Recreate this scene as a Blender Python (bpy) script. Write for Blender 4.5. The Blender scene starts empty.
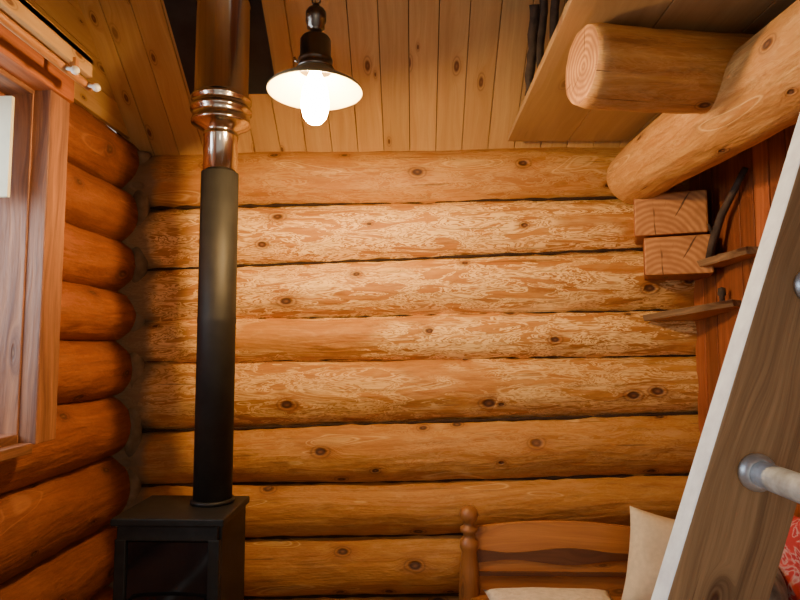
import bpy, math, random
from mathutils import Vector, Matrix, noise
random.seed(7)
EYE=1.35
# ------------------------------------------------------------ materials
def nt(name):
    m=bpy.data.materials.new(name); m.use_nodes=True
    t=m.node_tree; b=t.nodes['Principled BSDF']; return m,t,b
def N(t,k,**kw):
    n=t.nodes.new(k)
    for a,v in kw.items(): setattr(n,a,v)
    return n
def mathn(t,op,a,b=None,clamp=False):
    n=N(t,'ShaderNodeMath',operation=op,use_clamp=clamp)
    for i,v in enumerate((a,b)):
        if v is None: continue
        if isinstance(v,(int,float)): n.inputs[i].default_value=v
        else: t.links.new(v,n.inputs[i])
    return n.outputs[0]
def ramp(t,fac,stops,interp='LINEAR'):
    r=N(t,'ShaderNodeValToRGB'); r.color_ramp.interpolation=interp
    e=r.color_ramp.elements
    while len(e)<len(stops): e.new(.5)
    for i,(p,c) in enumerate(stops):
        e[i].position=p
        e[i].color=(c,c,c,1) if isinstance(c,(int,float)) else (*c,1)
    t.links.new(fac,r.inputs[0]); return r.outputs[0]
def mix(t,fac,a,b,mode='MIX'):
    n=N(t,'ShaderNodeMix',data_type='RGBA',blend_type=mode)
    if isinstance(fac,(int,float)): n.inputs[0].default_value=fac
    else: t.links.new(fac,n.inputs[0])
    for i,v in ((6,a),(7,b)):
        if isinstance(v,tuple): n.inputs[i].default_value=(*v,1)
        else: t.links.new(v,n.inputs[i])
    return n.outputs[2]
def scaled(t,uv,sx,sy,sz=1):
    m=N(t,'ShaderNodeMapping'); m.inputs['Scale'].default_value=(sx,sy,sz)
    t.links.new(uv,m.inputs[0]); return m.outputs[0]
def noise_tex(t,v,scale=1,detail=4,rough=.55,dist=0):
    n=N(t,'ShaderNodeTexNoise'); n.inputs['Scale'].default_value=scale
    n.inputs['Detail'].default_value=detail; n.inputs['Roughness'].default_value=rough
    n.inputs['Distortion'].default_value=dist; t.links.new(v,n.inputs['Vector']); return n.outputs['Fac']

def wood(name,base,dark,light,patch=0.0,grain=.4,knots=1.0,kscale=(2.4,4.5),knotcol=(.09,.03,.012),rough=.5,cracks=.6,bump=.3,gscale=40,weather=None,mottle=0,kgate=.40):
    m,t,b=nt(name)
    uv=N(t,'ShaderNodeUVMap').outputs[0]
    at=N(t,'ShaderNodeAttribute',attribute_name='tint').outputs['Fac']
    pa=N(t,'ShaderNodeAttribute',attribute_name='patch').outputs['Fac']
    vo=N(t,'ShaderNodeTexVoronoi',voronoi_dimensions='2D'); vo.inputs['Scale'].default_value=1
    wob=noise_tex(t,scaled(t,uv,14,14),1,2)
    t.links.new(scaled(t,uv,*kscale),vo.inputs['Vector'])
    sep=N(t,'ShaderNodeSeparateColor'); t.links.new(vo.outputs['Color'],sep.inputs[0])
    gate=ramp(t,sep.outputs[0],[(kgate,0.0),(kgate+.02,1.0)])
    size=mathn(t,'MULTIPLY_ADD',sep.outputs[1],.8); size.node.inputs[2].default_value=.5
    d=mathn(t,'DIVIDE',vo.outputs['Distance'],size)
    d=mathn(t,'ADD',d,mathn(t,'MULTIPLY',mathn(t,'SUBTRACT',wob,.5),.06))
    core=mathn(t,'MULTIPLY',ramp(t,d,[(.045,1.0),(.075,0.0)]),gate)
    halo=mathn(t,'MULTIPLY',ramp(t,d,[(.05,1.0),(.26,0.0)],'EASE'),gate)
    ring=mathn(t,'MULTIPLY',ramp(t,d,[(.085,0.0),(.10,1.0),(.12,0.0)]),gate)
    gv=N(t,'ShaderNodeCombineXYZ'); su=N(t,'ShaderNodeSeparateXYZ'); t.links.new(uv,su.inputs[0])
    t.links.new(mathn(t,'MULTIPLY',su.outputs[0],1.3),gv.inputs[0])
    lowv=noise_tex(t,scaled(t,uv,1.6,5),1,2)
    yy=mathn(t,'ADD',su.outputs[1],mathn(t,'MULTIPLY',lowv,.10))
    yy=mathn(t,'ADD',yy,mathn(t,'MULTIPLY',halo,.03))
    t.links.new(mathn(t,'MULTIPLY',yy,gscale),gv.inputs[1])
    g=noise_tex(t,gv.outputs[0],1,5,.7)
    gm=ramp(t,g,[(.36,0.0),(.64,1.0)])
    big=noise_tex(t,scaled(t,uv,1.3,6),1,4)
    col=mix(t,mathn(t,'MULTIPLY',gm,grain),base,dark)
    col=mix(t,ramp(t,big,[(.42,0.0),(.72,.6)]),col,dark)
    if mottle>0:
        mo=ramp(t,noise_tex(t,scaled(t,uv,9,34),1,5,.7,.5),[(.50,0.0),(.62,1.0)])
        col=mix(t,mathn(t,'MULTIPLY',mo,mottle*.5),col,light)
        mo2=ramp(t,noise_tex(t,scaled(t,uv,5,30),1,5,.75,.3),[(.55,0.0),(.66,1.0)])
        col=mix(t,mathn(t,'MULTIPLY',mo2,mottle*1.5),col,(.20,.085,.028))
    if patch>0:
        p=noise_tex(t,scaled(t,uv,4.6,24),1,4,.6,1.1)
        region=ramp(t,noise_tex(t,scaled(t,uv,1.2,3.4),1,3),[(.36,0.0),(.42,1.0)])
        pm=ramp(t,p,[(.455,0.0),(.462,.9),(.495,1.0),(.503,.0),(.53,.0),(.537,.95),(.585,1.0),(.595,.15),(.63,.15),(.637,.9)])
        col=mix(t,mathn(t,'MULTIPLY',mathn(t,'MULTIPLY',mathn(t,'MULTIPLY',pm,region),patch),pa,clamp=True),col,light)
        q=noise_tex(t,scaled(t,uv,2.0,8.5),1,1,.4,.4)
        om=ramp(t,q,[(.655,0.0),(.663,1.0),(.672,0.0),(.70,0.0),(.71,1.0),(.725,0.0),(.74,0.6)])
        col=mix(t,mathn(t,'MULTIPLY',om,.6),col,light)
    if cracks>0:
        c=noise_tex(t,scaled(t,uv,1.6,85),1,2,.5)
        c2=ramp(t,noise_tex(t,scaled(t,uv,3,9),1,1),[(.5,0.0),(.56,1.0)])
        cm=mathn(t,'MULTIPLY',mathn(t,'MULTIPLY',ramp(t,c,[(.65,0.0),(.69,1.0)]),c2),cracks)
        col=mix(t,cm,col,knotcol)
    if knots>0:
        col=mix(t,mathn(t,'MULTIPLY',halo,.6*knots),col,dark)
        col=mix(t,mathn(t,'MULTIPLY',ring,.5*knots),col,knotcol)
        col=mix(t,mathn(t,'MULTIPLY',core,knots),col,knotcol)
        sp=ramp(t,d,[(.0,(.40,.17,.06)),(.03,(.10,.04,.012))])
        inner=mathn(t,'MULTIPLY',ramp(t,d,[(.022,1.0),(.034,0.0)]),gate)
        col=mix(t,mathn(t,'MULTIPLY',inner,.5),col,sp)
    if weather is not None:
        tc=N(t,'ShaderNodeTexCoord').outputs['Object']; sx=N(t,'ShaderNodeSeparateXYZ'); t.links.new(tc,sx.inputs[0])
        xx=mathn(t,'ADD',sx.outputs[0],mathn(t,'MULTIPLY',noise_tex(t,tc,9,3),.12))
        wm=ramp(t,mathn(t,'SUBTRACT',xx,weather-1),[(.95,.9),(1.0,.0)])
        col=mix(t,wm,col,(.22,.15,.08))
    tn=N(t,'ShaderNodeHueSaturation'); t.links.new(col,tn.inputs['Color']); t.links.new(at,tn.inputs['Value'])
    t.links.new(tn.outputs[0],b.inputs['Base Color'])
    b.inputs['Roughness'].default_value=rough
    h=mathn(t,'ADD',mathn(t,'MULTIPLY',g,.6),mathn(t,'MULTIPLY',core,-.5))
    h=mathn(t,'ADD',h,mathn(t,'MULTIPLY',noise_tex(t,scaled(t,uv,7,18),1,3),1.2))
    bp=N(t,'ShaderNodeBump'); bp.inputs['Strength'].default_value=bump; bp.inputs['Distance'].default_value=.015
    t.links.new(h,bp.inputs['Height']); t.links.new(bp.outputs[0],b.inputs['Normal'])
    return m
def endgrain(name,base,dark,freq=90,amt=.8):
    m,t,b=nt(name)
    uv=N(t,'ShaderNodeUVMap').outputs[0]
    ln=N(t,'ShaderNodeVectorMath',operation='LENGTH'); t.links.new(uv,ln.inputs[0])
    n=noise_tex(t,scaled(t,uv,9,9),1,3)
    r=mathn(t,'ADD',ln.outputs['Value'],mathn(t,'MULTIPLY',n,.03))
    s=mathn(t,'SINE',mathn(t,'MULTIPLY',r,freq*6.28))
    f=mathn(t,'MULTIPLY_ADD',s,.5); f.node.inputs[2].default_value=.5
    col=mix(t,mathn(t,'MULTIPLY',f,amt),base,dark)
    blot=ramp(t,noise_tex(t,scaled(t,uv,12,12),1,4),[(.4,0.0),(.7,.7)])
    col=mix(t,blot,col,dark)
    sx=N(t,'ShaderNodeSeparateXYZ'); t.links.new(uv,sx.inputs[0])
    an=mathn(t,'ARCTAN2',sx.outputs[1],sx.outputs[0])
    cv=N(t,'ShaderNodeCombineXYZ'); t.links.new(mathn(t,'MULTIPLY',an,5),cv.inputs[0]); t.links.new(mathn(t,'MULTIPLY',r,3),cv.inputs[1])
    cr=ramp(t,noise_tex(t,cv.outputs[0],1,3),[(.62,0.0),(.66,.9)])
    col=mix(t,cr,col,(.06,.025,.01))
    t.links.new(col,b.inputs['Base Color']); b.inputs['Roughness'].default_value=.7
    return m
def plain(name,c,rough=.5,metal=0,nscale=0,namt=.2,bump=0,emit=0,ecol=None):
    m,t,b=nt(name)
    b.inputs['Base Color'].default_value=(*c,1); b.inputs['Roughness'].default_value=rough; b.inputs['Metallic'].default_value=metal
    if nscale:
        tc=N(t,'ShaderNodeTexCoord').outputs['Object']
        f=noise_tex(t,tc,nscale,5)
        d=tuple(x*(1-namt*1.6) for x in c); l=tuple(min(1,x*(1+namt)) for x in c)
        t.links.new(ramp(t,f,[(.3,d),(.7,l)]),b.inputs['Base Color'])
        if bump:
            bp=N(t,'ShaderNodeBump'); bp.inputs['Strength'].default_value=bump; bp.inputs['Distance'].default_value=.01
            t.links.new(f,bp.inputs['Height']); t.links.new(bp.outputs[0],b.inputs['Normal'])
    if emit:
        b.inputs['Emission Color'].default_value=(*(ecol or c),1); b.inputs['Emission Strength'].default_value=emit
    return m
M={}
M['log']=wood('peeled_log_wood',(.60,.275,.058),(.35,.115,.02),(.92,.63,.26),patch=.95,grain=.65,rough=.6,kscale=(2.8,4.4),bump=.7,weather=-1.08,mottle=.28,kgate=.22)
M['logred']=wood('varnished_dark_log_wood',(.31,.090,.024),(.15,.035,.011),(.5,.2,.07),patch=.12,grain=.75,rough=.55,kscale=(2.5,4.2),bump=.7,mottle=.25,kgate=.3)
M['purlin']=wood('purlin_log_wood',(.62,.33,.09),(.39,.15,.035),(.88,.60,.25),patch=.15,grain=.75,rough=.6,kscale=(2.6,4.5),cracks=1,bump=.7,mottle=.35)
M['pine']=wood('pine_board_wood',(.62,.39,.155),(.45,.235,.075),(.7,.45,.2),grain=.6,kscale=(3.0,7),rough=.6,cracks=.15,bump=.15,knotcol=(.16,.06,.02),kgate=.25)
M['red']=wood('red_stained_board_wood',(.40,.12,.035),(.18,.043,.013),(.5,.2,.1),grain=.85,kscale=(2.4,8),rough=.5,cracks=.4,bump=.2)
M['casing']=wood('window_casing_wood',(.34,.14,.058),(.11,.038,.018),(.5,.2,.1),grain=1.0,kscale=(2,8),rough=.6,cracks=.8,bump=.3,gscale=38)
M['ladder']=wood('weathered_ladder_wood',(.46,.29,.145),(.17,.092,.042),(.5,.3,.15),grain=.9,kscale=(2.2,5),rough=.7,cracks=1,bump=.4,gscale=60,kgate=.2)
M['loft']=wood('loft_board_wood',(.42,.27,.12),(.28,.155,.06),(.5,.3,.15),grain=.5,kscale=(2,5),knots=.5,rough=.6,cracks=.2,bump=.1)
M['bench']=wood('turned_bench_wood',(.46,.19,.05),(.24,.08,.022),(.5,.3,.1),grain=.6,kscale=(2,6),knots=.6,rough=.4,cracks=.2,bump=.1)
M['benchdark']=wood('dark_inlay_wood',(.15,.055,.022),(.07,.023,.01),(.2,.1,.05),grain=.6,knots=0,cracks=0,bump=.1)
M['floor']=wood('floor_board_wood',(.30,.14,.05),(.16,.07,.025),(.5,.3,.1),grain=.6,kscale=(2,6))
M['end']=endgrain('log_end_grain',(.60,.30,.10),(.24,.09,.03),55)
M['endred']=endgrain('stub_end_grain',(.58,.27,.09),(.30,.11,.035),45,.7)
M['edgelight']=plain('painted_window_light_edge',(.78,.86,.95),.6,0,30,.12,.2)  # pale bluish colour paints window light onto the stile's side face
M['black']=plain('black_stove_enamel',(.014,.015,.016),.5,.3,25,.3,.05)
M['blackpipe']=plain('matt_black_pipe',(.012,.011,.010),.6,.1,15,.3,.05)
M['plate']=plain('dark_flashing_metal',(.03,.034,.042),.6,.3,8,.3)
M['chrome']=plain('stainless_steel',(.58,.51,.44),.16,1)
M['galv']=plain('galvanised_steel',(.62,.68,.74),.4,.6,40,.25,.1)
M['caulk']=plain('corner_caulking',(.22,.155,.085),.95,0,12,.3,.4)
M['dark']=plain('dark_backing_and_seam_shade',(.035,.014,.006),.9,0,10,.2)  # wall backing boards, also the shade painted into log seams
M['cream']=plain('cream_cushion_fabric',(.70,.60,.42),.95,0,60,.06,.15)
M['fleece']=plain('sheepskin',(.78,.70,.55),1,0,45,.1,1)
M['grey']=plain('grey_blanket_fabric',(.24,.25,.22),.95,0,30,.3,.5)
M['bark']=plain('dark_branch_bark',(.055,.035,.025),.8,0,25,.4,.6)
M['shade']=plain('enamel_lampshade',(.28,.23,.13),.4,0)
M['lampmetal']=plain('lamp_dark_nickel',(.16,.14,.12),.28,1)
M['ceramic']=plain('white_knob_ceramic',(.75,.7,.6),.3)
M['glow']=plain('lamp_bulb_glow',(1,.8,.5),.3,emit=700,ecol=(1,.62,.25))
M['blind']=plain('window_blind_fabric',(.80,.72,.50),.9,0,20,.05)
m,t,b=nt('red_patterned_fabric')
tc=N(t,'ShaderNodeTexCoord').outputs['Object']
f=noise_tex(t,tc,22,3,.5,1.0)
t.links.new(ramp(t,f,[(.45,(.42,.03,.03)),(.5,(.5,.05,.05)),(.56,(.5,.3,.28)),(.62,(.38,.02,.03))]),b.inputs['Base Color']); b.inputs['Roughness'].default_value=.95
M['redfab']=m
m,t,b=nt('stove_glass'); b.inputs['Base Color'].default_value=(.008,.008,.01,1); b.inputs['Roughness'].default_value=.08
M['glass']=m
# ------------------------------------------------------------ mesh builder
class B:
    def __init__(s): s.v=[];s.f=[];s.uv=[];s.m=[];s.t=[];s.mats=[];s.sm=[];s.p=[];s.patch=1.0
    def mi(s,k):
        if k not in s.mats: s.mats.append(k)
        return s.mats.index(k)
    def face(s,idx,uvs,mat,tint=1,smooth=False):
        s.f.append(idx); s.uv.append(uvs); s.m.append(s.mi(mat)); s.t.append(tint); s.sm.append(smooth); s.p.append(s.patch)
    def box(s,c,size,mat,rot=None,tint=None,faces=None,axis=None):
        tint=tint or random.uniform(.88,1.12)
        c=Vector(c); h=[x/2 for x in size]; rot=rot or Matrix.Identity(3)
        la=axis if axis is not None else max(range(3),key=lambda i:size[i])
        ou,ov=random.uniform(0,50),random.uniform(0,50)
        i0=len(s.v); cs=[]
        for x in(-1,1):
            for y in(-1,1):
                for z in(-1,1):
                    p=Vector((x*h[0],y*h[1],z*h[2])); cs.append(p); s.v.append(c+rot@p)
        quads={'-x':(0,1,3,2),'+x':(4,6,7,5),'-y':(0,4,5,1),'+y':(2,3,7,6),'-z':(0,2,6,4),'+z':(1,5,7,3)}
        for k,q in quads.items():
            ax='xyz'.index(k[1]); 
            if ax==la: ua,va=[a for a in range(3) if a!=ax]
            else: ua=la; va=[a for a in range(3) if a not in(ax,la)][0]
            uvs=[(cs[i][ua]+ou,cs[i][va]+ov+ax*.37) for i in q]
            mm=(faces or {}).get(k,mat)
            if mm in('end','endred'): uvs=[(cs[i][ua]+.05,cs[i][va]+.13) for i in q]
            s.face([i0+i for i in q],uvs,mm,tint)
    def log(s,p0,p1,r0,r1,mat,cap='end',back=(0,1,0),seed=0,tint=None,step=.03,m=30,amp=.05,chamf=.012):
        p0=Vector(p0);p1=Vector(p1);ax=(p1-p0);L=ax.length;ax.normalize()
        bk=Vector(back); bk=(bk-ax*bk.dot(ax)).normalized(); sd=ax.cross(bk)
        n=max(4,int(L/step)); tint=tint or random.uniform(.86,1.14)
        ou,ov=random.uniform(0,60),random.uniform(0,60); i0=len(s.v)
        for i in range(n+1):
            tt=i/n; r=r0+(r1-r0)*tt
            c=p0+ax*L*tt
            c=c+sd*.008*noise.noise(Vector((tt*L*1.1,seed*7.3,1)))+bk*.012*noise.noise(Vector((tt*L*1.1,seed*3.1,5)))
            e=min(tt*L,(1-tt)*L)
            for j in range(m):
                a=2*math.pi*j/m
                d=bk*math.cos(a)+sd*math.sin(a)
                q=Vector((tt*L*2.2,math.cos(a)*.8+seed*5.7,math.sin(a)*.8))
                rr=r*(1+amp*noise.noise(q)+amp*.55*noise.noise(q*4))
                if e<chamf: rr-=(chamf-e)*.6
                s.v.append(c+d*rr)
        rm=(r0+r1)/2
        for i in range(n):
            for j in range(m):
                j2=(j+1)%m
                u0,u1=ou+L*i/n,ou+L*(i+1)/n; v0,v1=ov+2*math.pi*rm*j/m,ov+2*math.pi*rm*(j+1)/m
                s.face([i0+i*m+j,i0+i*m+j2,i0+(i+1)*m+j2,i0+(i+1)*m+j],[(u0,v0),(u0,v1),(u1,v1),(u1,v0)],mat,tint,True)
        for e,i in((0,0),(1,n)):
            ids=[i0+i*m+j for j in range(m)]
            uvs=[(math.cos(2*math.pi*j/m)*rm+.015,math.sin(2*math.pi*j/m)*rm+.01) for j in range(m)]
            if e==0: ids=ids[::-1];uvs=uvs[::-1]
            s.face(ids,uvs,cap,1)
    def lathe(s,prof,c,mat,axis=(0,0,1),m=36,smooth=True,tint=1):
        ax=Vector(axis).normalized(); up=Vector((0,0,1)) if abs(ax.z)<.9 else Vector((1,0,0))
        x=ax.cross(up).normalized(); y=ax.cross(x); c=Vector(c); i0=len(s.v); 
        for r,z in prof:
            for j in range(m):
                a=2*math.pi*j/m; s.v.append(c+ax*z+(x*math.cos(a)+y*math.sin(a))*max(r,1e-4))
        for i in range(len(prof)-1):
            for j in range(m):
                j2=(j+1)%m
                s.face([i0+i*m+j,i0+(i+1)*m+j,i0+(i+1)*m+j2,i0+i*m+j2],[(prof[i][1],j*.01),(prof[i+1][1],j*.01),(prof[i+1][1],j*.01+.01),(prof[i][1],j*.01+.01)],mat,tint,smooth)
        for i,rev in((0,False),(len(prof)-1,True)):
            if prof[i][0]>1e-3:
                ids=[i0+i*m+j for j in range(m)]; 
                if rev: ids=ids[::-1]
                s.face(ids,[(0,0)]*m,mat,tint)
    def tube(s,pts,rad,mat,m=10,seed=0,rough=0):
        pts=[Vector(p) for p in pts]; i0=len(s.v); n=len(pts)
        for i,p in enumerate(pts):
            d=(pts[min(i+1,n-1)]-pts[max(i-1,0)]).normalized()
            up=Vector((0,1,0)) if abs(d.y)<.8 else Vector((1,0,0))
            x=d.cross(up).normalized(); y=d.cross(x)
            r=rad[i] if isinstance(rad,(list,tuple)) else rad
            for j in range(m):
                a=2*math.pi*j/m; rr=r*(1+rough*noise.noise(Vector((i*.9,j*1.3,seed))))
                s.v.append(p+(x*math.cos(a)+y*math.sin(a))*rr)
        for i in range(n-1):
            for j in range(m):
                j2=(j+1)%m
                s.face([i0+i*m+j,i0+i*m+j2,i0+(i+1)*m+j2,i0+(i+1)*m+j],[(i*.03,j*.01),(i*.03,j*.01+.01),(i*.03+.03,j*.01+.01),(i*.03+.03,j*.01)],mat,1,True)
        s.face([i0+j for j in range(m)][::-1],[(0,0)]*m,mat); s.face([i0+(n-1)*m+j for j in range(m)],[(0,0)]*m,mat)
    def pillow(s,c,w,h,th,mat,rot,seed=0,n=22):
        c=Vector(c)
        for side in(1,-1):
            i0=len(s.v)
            for i in range(n+1):
                for j in range(n+1):
                    u=2*i/n-1;v=2*j/n-1
                    e=max(0,(1-abs(u)**2.6)*(1-abs(v)**2.6))**.45
                    px=u*w/2*(1-.08*(1-abs(v)**2)*abs(u)**3); pz=v*h/2*(1-.08*(1-abs(u)**2)*abs(v)**3)
                    py=side*th/2*e*(1+.12*noise.noise(Vector((u*2,v*2,seed+side))))
                    s.v.append(c+rot@Vector((px,py,pz)))
            for i in range(n):
                for j in range(n):
                    q=[i0+i*(n+1)+j,i0+(i+1)*(n+1)+j,i0+(i+1)*(n+1)+j+1,i0+i*(n+1)+j+1]
                    if side>0: q=q[::-1]
                    s.face(q,[(i*.02,j*.02)]*4,mat,1,True)
    def obj(s,name,parent=None,bevel=0,weld=False):
        me=bpy.data.meshes.new(name); me.from_pydata([tuple(v) for v in s.v],[],s.f)
        for k in s.mats: me.materials.append(M[k])
        uvl=me.uv_layers.new(name='UVMap'); fl=[c for u in s.uv for p in u for c in p]; uvl.data.foreach_set('uv',fl)
        at=me.attributes.new('tint','FLOAT','FACE'); at.data.foreach_set('value',s.t)
        at=me.attributes.new('patch','FLOAT','FACE'); at.data.foreach_set('value',s.p)
        me.polygons.foreach_set('material_index',s.m); me.polygons.foreach_set('use_smooth',s.sm)
        me.update()
        o=bpy.data.objects.new(name,me); bpy.context.collection.objects.link(o)
        if parent: o.parent=parent
        if weld:
            w=o.modifiers.new('weld','WELD'); w.merge_threshold=.0006
        if bevel:
            bv=o.modifiers.new('bevel','BEVEL'); bv.width=bevel; bv.segments=2; bv.limit_method='ANGLE'; bv.angle_limit=math.radians(50)
        return o
def empty(name,loc=(0,0,0)):
    e=bpy.data.objects.new(name,None); bpy.context.collection.objects.link(e); return e
def R(ax,deg): return Matrix.Rotation(math.radians(deg),3,ax)

# ------------------------------------------------------------ back wall (stacked peeled logs)
FY=2.60
bl=[.878,.628,.355,.109,-.065,-.365,-.606,-.839,-1.09,-1.35]
br=[.896,.655,.4175,.144,-.0476,-.310,-.568,-.7936,-1.05,-1.35]
b=B()
tints=[.95,1.12,1.08,1.08,1.0,.94,.92,.88,.84]
patches=[.3,1.05,1.0,1.1,.8,.2,.1,.08,.06]
def ext(l,r,X): return l+(r-l)*(X+.76)/(1.56)
for i in range(9):
    X0,X1=-1.45,1.40
    zl0,zl1=ext(bl[i],br[i],X0),ext(bl[i+1],br[i+1],X0)
    zr0,zr1=ext(bl[i],br[i],X1),ext(bl[i+1],br[i+1],X1)
    rl=max((zl0-zl1)/2*1.14,.098); rr=max((zr0-zr1)/2*1.14,.098)
    b.patch=patches[i]
    b.log((X0,FY+rl,EYE+(zl0+zl1)/2),(X1,FY+rr,EYE+(zr0+zr1)/2),rl,rr,'log',seed=i+1,tint=tints[i],amp=.06,m=52)
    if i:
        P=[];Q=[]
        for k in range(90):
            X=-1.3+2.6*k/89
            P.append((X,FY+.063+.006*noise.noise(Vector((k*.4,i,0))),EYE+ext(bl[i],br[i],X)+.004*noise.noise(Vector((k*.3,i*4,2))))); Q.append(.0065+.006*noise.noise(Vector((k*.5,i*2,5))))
        b.tube(P,Q,'dark',m=8)  # thin dark tubes draw shade into the seams between logs
b.box((0,FY+.22,1.1),(2.8,.05,2.2),'dark')
wall_back=b.obj('wall_back')

# ------------------------------------------------------------ left wall
FX=-1.235
lz=[.93,.69,.46,.235,.02,-.215,-.48,-.76,-1.02,-1.35]
b=B()
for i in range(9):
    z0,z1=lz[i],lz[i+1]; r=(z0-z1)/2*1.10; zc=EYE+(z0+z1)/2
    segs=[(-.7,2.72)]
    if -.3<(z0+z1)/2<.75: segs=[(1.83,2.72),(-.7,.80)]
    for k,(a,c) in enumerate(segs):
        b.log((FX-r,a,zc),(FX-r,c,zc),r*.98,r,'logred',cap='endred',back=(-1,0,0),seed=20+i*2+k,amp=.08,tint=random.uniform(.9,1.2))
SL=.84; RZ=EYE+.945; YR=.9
def ceilz(y): return RZ+(FY-y)*SL if y>YR else RZ+(FY-YR)*SL-(YR-y)*SL
z=EYE+.93
while z<RZ+(FY-YR)*SL:
    zt=z+.115
    y1=min(2.70,FY-(zt-.10-RZ)/SL+.05) ; y0=max(-.7,YR-(y1-YR))
    if y1-y0>.1: b.box((FX-.06,(y0+y1)/2,z+.056),(.02,y1-y0,.112),'pine',tint=random.uniform(.7,.9))
    z=zt
b.box((FX-.16,2.28,1.2),(.02,.82,2.2),'dark'); b.box((FX-.16,.05,1.2),(.02,1.4,2.2),'dark'); b.box((FX-.16,1.35,.5),(.02,1.3,1.0),'dark')
wall_left=b.obj('wall_left')

b=B()
pts=[];rad=[]
for i in range(120):
    z=.02+i*(2.22/120); pts.append((FX-.002,FY+.045,z)); rad.append(.036+.010*noise.noise(Vector((i*.22,3,1))))
b.tube(pts,rad,'caulk',m=16,seed=4,rough=.05)
b.obj('trim_1')

# ------------------------------------------------------------ right wall boards
WX=1.20
b=B()
y=2.62; 
while y>.2:
    w=random.uniform(.085,.11)
    top=ceilz(y-w/2)-.02
    off=random.uniform(0,.008)
    b.box((WX+.012+off,y-w/2,top/2),(.024,w-.006,top),'red',tint=random.uniform(.7,1.2))
    y-=w
b.box((WX+.044,1.4,1.1),(.02,2.5,2.2),'dark')
wall_right=b.obj('wall_right',bevel=.002)

# ------------------------------------------------------------ ceiling
b=B()
def slab(y0,y1,X,w,mat,off=0,th=.02,tint=None):
    z0,z1=ceilz(y0),ceilz(y1)
    L=math.hypot(y1-y0,z1-z0); a=math.atan2(z1-z0,y1-y0)
    rot=R('X',math.degrees(a))
    nrm=rot@Vector((0,0,1))
    b.box(Vector((X,(y0+y1)/2,(z0+z1)/2))+nrm*(th/2+off),(w,L,th),mat,rot=rot,tint=tint)
X=-1.32
while X<1.36:
    w=.118
    slab(YR,2.72,X+w/2,w-.003,'pine',tint=random.uniform(.92,1.12))
    slab(-.75,YR-.001,X+w/2,w-.003,'pine')
    X+=w
slab(YR,2.72,0,2.7,'dark',off=.022)
slab(-.75,YR,0,2.7,'dark',off=.022)
b.obj('ceiling',bevel=.002)

b=B()
slab(1.55,2.455,-.765,.37,'plate',off=-.012,th=.010)
b.obj('chimney_flashing_plate')

# ------------------------------------------------------------ floor
b=B()
y=-.7
while y<2.6:
    b.box((0,y+.06,-.015),(2.6,.117,.03),'floor'); y+=.12
b.obj('floor')

# ------------------------------------------------------------ loft
b=B()
LZ=EYE+.875
X=.40
while X<1.19:
    w=.26; w=min(w,1.20-X)
    b.box((X+w/2,1.87,LZ+.0125),(w-.002,1.34,.025),'loft',axis=1); X+=w
b.box((1.02,.70,LZ+.0125),(.32,1.0,.025),'loft')
b.obj('loft_floor',bevel=.002)
b=B(); b.log((.455,1.60,LZ-.112),(1.14,1.72,LZ-.112),.109,.106,'purlin',back=(0,1,0),seed=51,amp=.06,tint=1.0,chamf=.012,m=44); b.obj('loft_joist_log')
b=B(); b.log((.93,2.58,EYE+.715),(.95,.35,EYE+.665),.120,.130,'purlin',back=(1,0,0),seed=52,amp=.05,tint=1.0,chamf=.05,m=44); b.obj('purlin_log')
b=B()
rz=R('Z',-20)
b.box((1.06,2.50,EYE+.525),(.27,.24,.17),'red',rot=rz,faces={'-y':'endred'},tint=1.1)
b.box((1.085,2.50,EYE+.355),(.25,.26,.155),'red',rot=rz,faces={'-y':'endred'},tint=.9)
b.obj('corbel_block',bevel=.008)

b=B()
for k,(p,q,r) in enumerate([((.418,2.14,.905),(.412,1.98,1.16),.017),((.445,2.10,.905),(.43,1.80,1.5),.013),((.485,2.10,.905),(.465,1.75,1.5),.015),((.53,2.05,.905),(.50,1.75,1.5),.012),((.56,2.1,.905),(.55,1.75,1.45),.017),((.61,2.1,.905),(.59,1.75,1.45),.012)]):
    P=[];p=Vector(p);q=Vector(q)
    for i in range(14):
        t_=i/13; v=p.lerp(q,t_)+Vector((.008*noise.noise(Vector((i*.5,k,0))),0,0)); P.append((v.x,v.y,v.z+EYE))
    b.tube(P,r,'bark',seed=k,rough=.3)
b.obj('stick_bundle')

# ------------------------------------------------------------ window
w1=empty('window_1')
b=B()
b.box((-1.135,1.80,1.60),(.055,.10,1.08),'casing',tint=1.15)
b.box((-1.135,.80,1.60),(.055,.10,1.08),'casing')
b.box((-1.13,1.30,2.17),(.07,1.10,.09),'red',tint=1.0)
b.box((-1.14,1.30,1.05),(.05,.90,.03),'casing')
b.box((-1.265,1.77,1.60),(.21,.05,1.08),'casing',tint=1.25)
b.box((-1.28,.83,1.60),(.24,.05,1.08),'casing')
b.box((-1.28,1.30,2.125),(.24,.89,.03),'casing')
b.box((-1.28,1.30,1.075),(.24,.89,.03),'casing')
b.obj('frame',parent=w1,bevel=.003)
b=B()
for y in(.88,1.30,1.72): b.box((-1.35,y,1.60),(.04,.05,1.02),'casing',tint=1.3)
for z in(1.11,2.09): b.box((-1.35,1.30,z),(.04,.88,.05),'casing',tint=1.3)
b.obj('sash',parent=w1,bevel=.003)
b=B()
b.box((-1.232,1.69,1.93),(.10,.012,.30),'blind',tint=1)
b.box((-1.232,.90,1.93),(.10,.012,.30),'blind',tint=1)
b.obj('blind',parent=w1)

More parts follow.
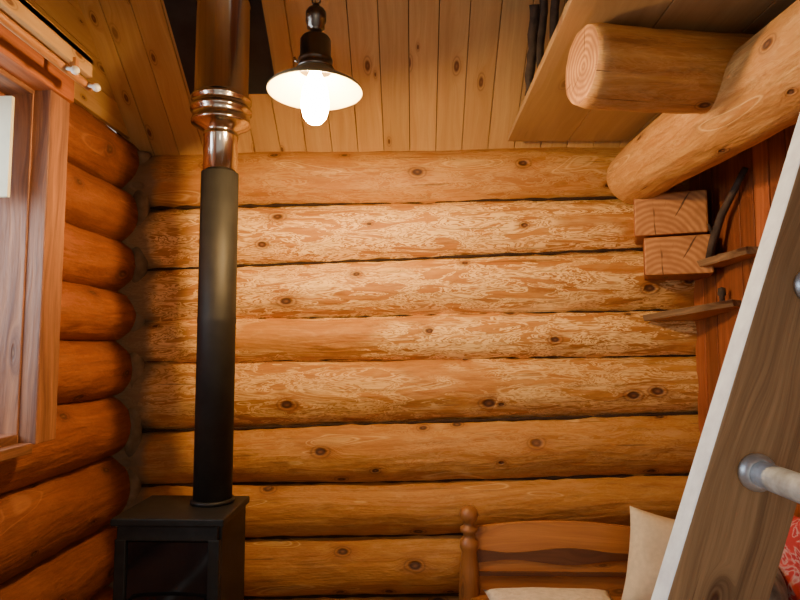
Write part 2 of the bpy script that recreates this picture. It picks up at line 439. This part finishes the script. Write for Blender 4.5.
b=B()
b.box((-1.085,1.20,EYE+.885),(.15,1.20,.022),'pine',tint=1.0)
b.box((-1.02,1.20,EYE+.865),(.02,1.20,.06),'pine',tint=.9)
b.tube([(-1.00,y,EYE+.79) for y in [.7+.1*i for i in range(11)]+[1.77]],.012,'bench',m=12)
for y in(1.745,1.63,1.1):
    b.lathe([(.006,0),(.006,.025),(.011,.03),(.013,.038),(.008,.046),(0,.047)],(-1.0,y,EYE+.79),'ceramic',axis=(1,0,-.3),m=16)
for y in(.8,1.70): b.box((-1.01,y,EYE+.82),(.02,.02,.06),'bench')
b.obj('peg_rail',bevel=.002)

# ------------------------------------------------------------ stove + pipe
PX,PY=-.706,2.12
stove=empty('wood_stove')
b=B()
ST=.805
b.box((-.78,2.06,ST-.012),(.36,.30,.024),'black')
b.obj('top_plate',parent=stove,bevel=.004)
b=B()
b.box((-.78,2.07,.44),(.335,.27,.69),'black')
b.box((-.78,1.925,.76),(.32,.02,.05),'black')
b.box((-.78,1.93,.30),(.30,.012,.36),'black')
for sx in(-1,1): b.box((-.78+sx*.148,1.925,.615),(.036,.022,.25),'black')
b.box((-.78,1.925,.50),(.32,.022,.035),'black')
for sx in(-1,1):
    for yy in(1.96,2.17): b.box((-.78+sx*.14,yy,.05),(.035,.035,.10),'black')
b.obj('body',parent=stove,bevel=.003)
b=B(); b.box((-.78,1.928,.62),(.26,.008,.22),'glass'); b.obj('door_glass',parent=stove)
b=B(); b.tube([(-.90,1.895,.55),(-.90,1.885,.55),(-.87,1.88,.552),(-.78,1.88,.556),(-.69,1.88,.552),(-.66,1.885,.55),(-.66,1.895,.55)],.006,'blackpipe',m=10)
for X in(-.90,-.66): b.tube([(X,1.92,.55),(X,1.885,.55)],.005,'blackpipe')
b.obj('door_handle',parent=stove)
b=B()
b.lathe([(.075,0),(.075,.012),(.066,.014)],(PX,PY,ST),'black')
b.lathe([(.066,.01),(.066,.62),(.067,.625),(.067,.64),(.066,.645),(.066,1.165)],(PX,PY,ST),'blackpipe')
b.obj('flue_pipe',parent=stove)
b=B()
z0=ST+1.165
b.lathe([(.060,-.02),(.060,.13),(.062,.134),(.062,.142),(.060,.146),(.062,.155),(.098,.178),(.105,.181),(.105,.190),(.101,.194),(.101,.222),(.109,.226),(.109,.236),(.101,.24),(.101,.262),(.107,.266),(.107,.276),(.098,.282),(.096,.29),(.096,.62),(.099,.625),(.099,.645),(.096,.65),(.096,1.0)],(PX,PY,z0),'chrome',m=48)
b.obj('insulated_chimney_section',parent=stove)

# ------------------------------------------------------------ pendant lamp
LX,LY,LZ2=-.291,1.70,EYE+.745
lamp=empty('pendant_lamp')
b=B()
prof=[(.028,.082),(.045,.072),(.062,.050),(.095,.028),(.132,.006),(.139,-.002),(.140,-.007),(.136,-.006),(.130,.002),(.094,.024),(.060,.045),(.042,.066),(.028,.074)]
b.lathe(prof,(LX,LY,LZ2),'shade',m=64); o=b.obj('shade',parent=lamp)
b=B()
b.lathe([(.058,.058),(.050,.072),(.048,.080),(.050,.084),(.050,.092),(.045,.096),(.045,.150),(.040,.158),(.030,.163),(.018,.17),(.018,.185),(.026,.188),(.026,.205),(.030,.208),(.030,.235),(.024,.245),(.012,.25),(.010,.262),(0,.263)],(LX,LY,LZ2),'lampmetal',m=40)
b.tube([(LX+.012*math.cos(a),LY,LZ2+.272+.012*math.sin(a)) for a in [i*2*math.pi/16 for i in range(17)]],.003,'lampmetal',m=8)
b.tube([(LX-.05,LY,LZ2+.085),(LX-.058,LY,LZ2+.088),(LX-.062,LY,LZ2+.10)],.004,'chrome',m=8)
b.obj('housing',parent=lamp)
b=B(); b.tube([(LX,LY,LZ2+.28),(LX,LY,ceilz(LY))],.004,'black',m=8)
b.lathe([(.05,0),(.05,-.02),(.02,-.035),(0,-.036)],(LX,LY,ceilz(LY)+.02),'black'); b.obj('cord',parent=lamp)
b=B()
b.lathe([(.016,.075),(.017,.05),(.026,.028),(.036,.002),(.040,-.028),(.040,-.055),(.033,-.082),(.020,-.098),(0,-.104)],(LX,LY,LZ2),'glow',m=32)
b.obj('bulb',parent=lamp)

# ------------------------------------------------------------ corner shelves + branch
def live_shelf(name,poly,z,th,tilt=0):
    b=B(); n=len(poly)
    out=[]
    for i in range(n):
        p=Vector(poly[i]);q=Vector(poly[(i+1)%n])
        for k in range(8):
            v=p.lerp(q,k/8); 
            if i in(n-1,): v=v+Vector((.012*noise.noise(Vector((k*.9,z*9,0))),.014*noise.noise(Vector((k*.8,z*5,4)))))
            out.append(v)
    m_=len(out)
    for v in out: b.v.append(Vector((v.x,v.y,z+tilt*(2.6-v.y)+th)))
    for v in out: b.v.append(Vector((v.x+.01,v.y+.01,z+tilt*(2.6-v.y))))
    b.face(list(range(m_)),[(v.y,v.x) for v in out],'bench',1); b.face(list(range(m_,2*m_))[::-1],[(v.y,v.x) for v in out][::-1],'bench',1)
    for i in range(m_):
        j=(i+1)%m_; b.face([i,m_+i,m_+j,j],[(i*.03,0),(i*.03,.03),(i*.03+.03,.03),(i*.03+.03,0)],'ladder',.7)
    return b.obj(name,bevel=.002)
live_shelf('corner_shelf',[(.97,2.585),(1.195,2.585),(1.195,2.22),(1.15,2.20)],EYE+.10,.026,.10)
live_shelf('corner_shelf',[(1.10,2.36),(1.195,2.36),(1.195,2.06),(1.13,2.06)],EYE+.295,.026,.03)
b=B()
P=[(1.14,2.34,EYE+.325),(1.145,2.31,EYE+.40),(1.155,2.26,EYE+.49),(1.165,2.20,EYE+.55),(1.18,2.13,EYE+.63)]
b.tube(P,[.014,.016,.015,.013,.011],'bark',seed=3,rough=.3)
b.tube([(1.145,2.31,EYE+.42),(1.12,2.29,EYE+.46)],[.007,.004],'bark'); b.obj('branch_hook')
b=B(); b.lathe([(.010,0),(.010,.03),(.015,.035),(.013,.06),(0,.065)],(1.165,2.30,EYE+.155),'bark'); b.obj('small_figurine')

# ------------------------------------------------------------ bench with turned post
bench=empty('wooden_bench')
b=B()
BY=2.36
prof=[(.028,0),(.028,.30),(.022,.31),(.022,.33),(.030,.35),(.034,.40),(.030,.50),(.024,.56),(.030,.575),(.030,.60),(.020,.61),(.018,.625),(.028,.635),(.028,.648),(.018,.655),(.016,.665),(.026,.675),(.031,.695),(.027,.715),(.012,.728),(0,.73)]
prof=[(r*1.2,z*1.01) for r,z in prof]
b.lathe(prof,(.205,BY,0),'bench',m=28,tint=.8); b.lathe(prof,(1.13,BY,0),'bench',m=28,tint=.8)
for X in(.22,1.12): b.lathe([(.03,0),(.034,.1),(.026,.14),(.032,.2),(.03,.36)],(X,1.72,0),'bench',m=24)
b.obj('post',parent=bench)
def shaped(name,x0,x1,ftop,fbot,y,th,mat,tint=1):
    b=B(); n=40
    for s_ in(0,1):
        for i in range(n+1):
            t_=i/n; X=x0+(x1-x0)*t_
            b.v.append(Vector((X,y+s_*th,ftop(t_)))); b.v.append(Vector((X,y+s_*th,fbot(t_))))
    o=2*(n+1)
    for i in range(n):
        X=x0+(x1-x0)*i/n;X2=x0+(x1-x0)*(i+1)/n
        a=2*i
        b.face([a+1,a+3,a+2,a],[(X,b.v[a+1].z),(X2,b.v[a+3].z),(X2,b.v[a+2].z),(X,b.v[a].z)],mat,tint)
        b.face([o+a,o+a+2,o+a+3,o+a+1],[(X,0),(X2,0),(X2,.1),(X,.1)],mat,tint)
        b.face([a,a+2,o+a+2,o+a],[(X,0),(X2,0),(X2,.02),(X,.02)],mat,tint)
        b.face([a+3,a+1,o+a+1,o+a+3],[(X2,0),(X,0),(X,.02),(X2,.02)],mat,tint)
    return b.obj(name,parent=bench)
shaped('back_panel',.23,1.11,lambda t:.635+.04*math.sin(math.pi*min(1,t+.15)),lambda t:.40,BY+.005,.02,'bench',1.25)
def oar(t):
    return .009+.018*max(0,math.sin(math.pi*min(1,max(0,(t-.15)/.5))))**2+.012*max(0,1-t/.12)
shaped('back_inlay',.235,1.10,lambda t:.552+oar(t),lambda t:.545-oar(t),BY-.003,.006,'benchdark')
shaped('lower_rail',.23,1.11,lambda t:.492,lambda t:.478,BY-.008,.012,'benchdark')
b=B(); b.box((.67,2.01,.385),(.93,.68,.05),'bench'); b.box((.67,1.69,.33),(.86,.025,.09),'bench'); b.obj('seat',parent=bench,bevel=.006)
b=B(); 
b.pillow((.48,2.10,.448),.46,.40,.076,'fleece',R('X',90),seed=9)
o=b.obj('sheepskin_throw',weld=True)
b=B(); b.pillow((.915,2.17,.582),.38,.33,.15,'cream',R('Y',12)@R('X',-12),seed=2); b.obj('cream_cushion',weld=True)
b=B(); b.pillow((1.12,1.88,.645),.28,.44,.11,'redfab',R('Z',84),seed=5); b.obj('red_patterned_cushion',weld=True)
b=B(); b.pillow((.985,1.78,.57),.20,.31,.12,'grey',R('Z',50),seed=7); b.obj('grey_folded_blanket',weld=True)

# ------------------------------------------------------------ ladder
lad=empty('loft_ladder')
u=Vector((.3244,0,.9459)); n_=Vector((.9459,0,-.3244))
a_=math.degrees(math.atan2(u.x,u.z)); rot=R('Y',a_)
def edgeX(Z): return .338+.343*(Z+.348)
Z0,Z1=-1.30,.86; wd=.130
for name,y in(('stile_far',.87),('stile_near',.40)):
    b=B()
    zc=(Z0+Z1)/2; base=Vector((edgeX(zc),y,EYE+zc))+n_*(wd/2)
    b.box(base,(wd,.045,(Z1-Z0)/u.z),'ladder',rot=rot,faces={'-x':'edgelight'},tint=1.0)
    b.obj(name,parent=lad,bevel=.004)
b=B()
for k in range(-4,4):
    Z=-.1734+k*.2557; c=Vector((edgeX(Z)+.0685,0,EYE+Z))
    b.tube([(c.x,.43,c.z),(c.x,.60,c.z),(c.x,.855,c.z)],.0175,'galv',m=20)
    b.lathe([(.026,0),(.026,.005),(.022,.012),(.0185,.016)],(c.x,.848,c.z),'galv',axis=(0,-1,0),m=24)
b.obj('rungs',parent=lad)

# ------------------------------------------------------------ lights
w=bpy.data.worlds.new('world'); bpy.context.scene.world=w; w.use_nodes=True
w.node_tree.nodes['Background'].inputs[0].default_value=(1,.93,.84,1); w.node_tree.nodes['Background'].inputs[1].default_value=.55
ld=bpy.data.lights.new('window_daylight','AREA'); ld.shape='RECTANGLE'; ld.size=.9; ld.size_y=1.0; ld.energy=36; ld.color=(.72,.86,1)
lo=bpy.data.objects.new('window_daylight',ld); bpy.context.collection.objects.link(lo); lo.location=(-1.75,1.3,1.75); lo.rotation_euler=(0,math.radians(-90),0)
lp=bpy.data.lights.new('added_room_fill','POINT'); lp.energy=18; lp.shadow_soft_size=.25; lp.color=(1,.82,.6)  # unseen warm fill added behind the camera to brighten the room
lo=bpy.data.objects.new('added_room_fill',lp); bpy.context.collection.objects.link(lo); lo.location=(.1,-1.3,1.3)

# ------------------------------------------------------------ camera
cd=bpy.data.cameras.new('camera'); cd.sensor_width=36; cd.lens=27; cd.clip_start=.02
co=bpy.data.objects.new('camera',cd); bpy.context.collection.objects.link(co)
co.location=(0,0,EYE); co.rotation_euler=(math.radians(94.29),0,math.radians(1.43))
bpy.context.scene.camera=co
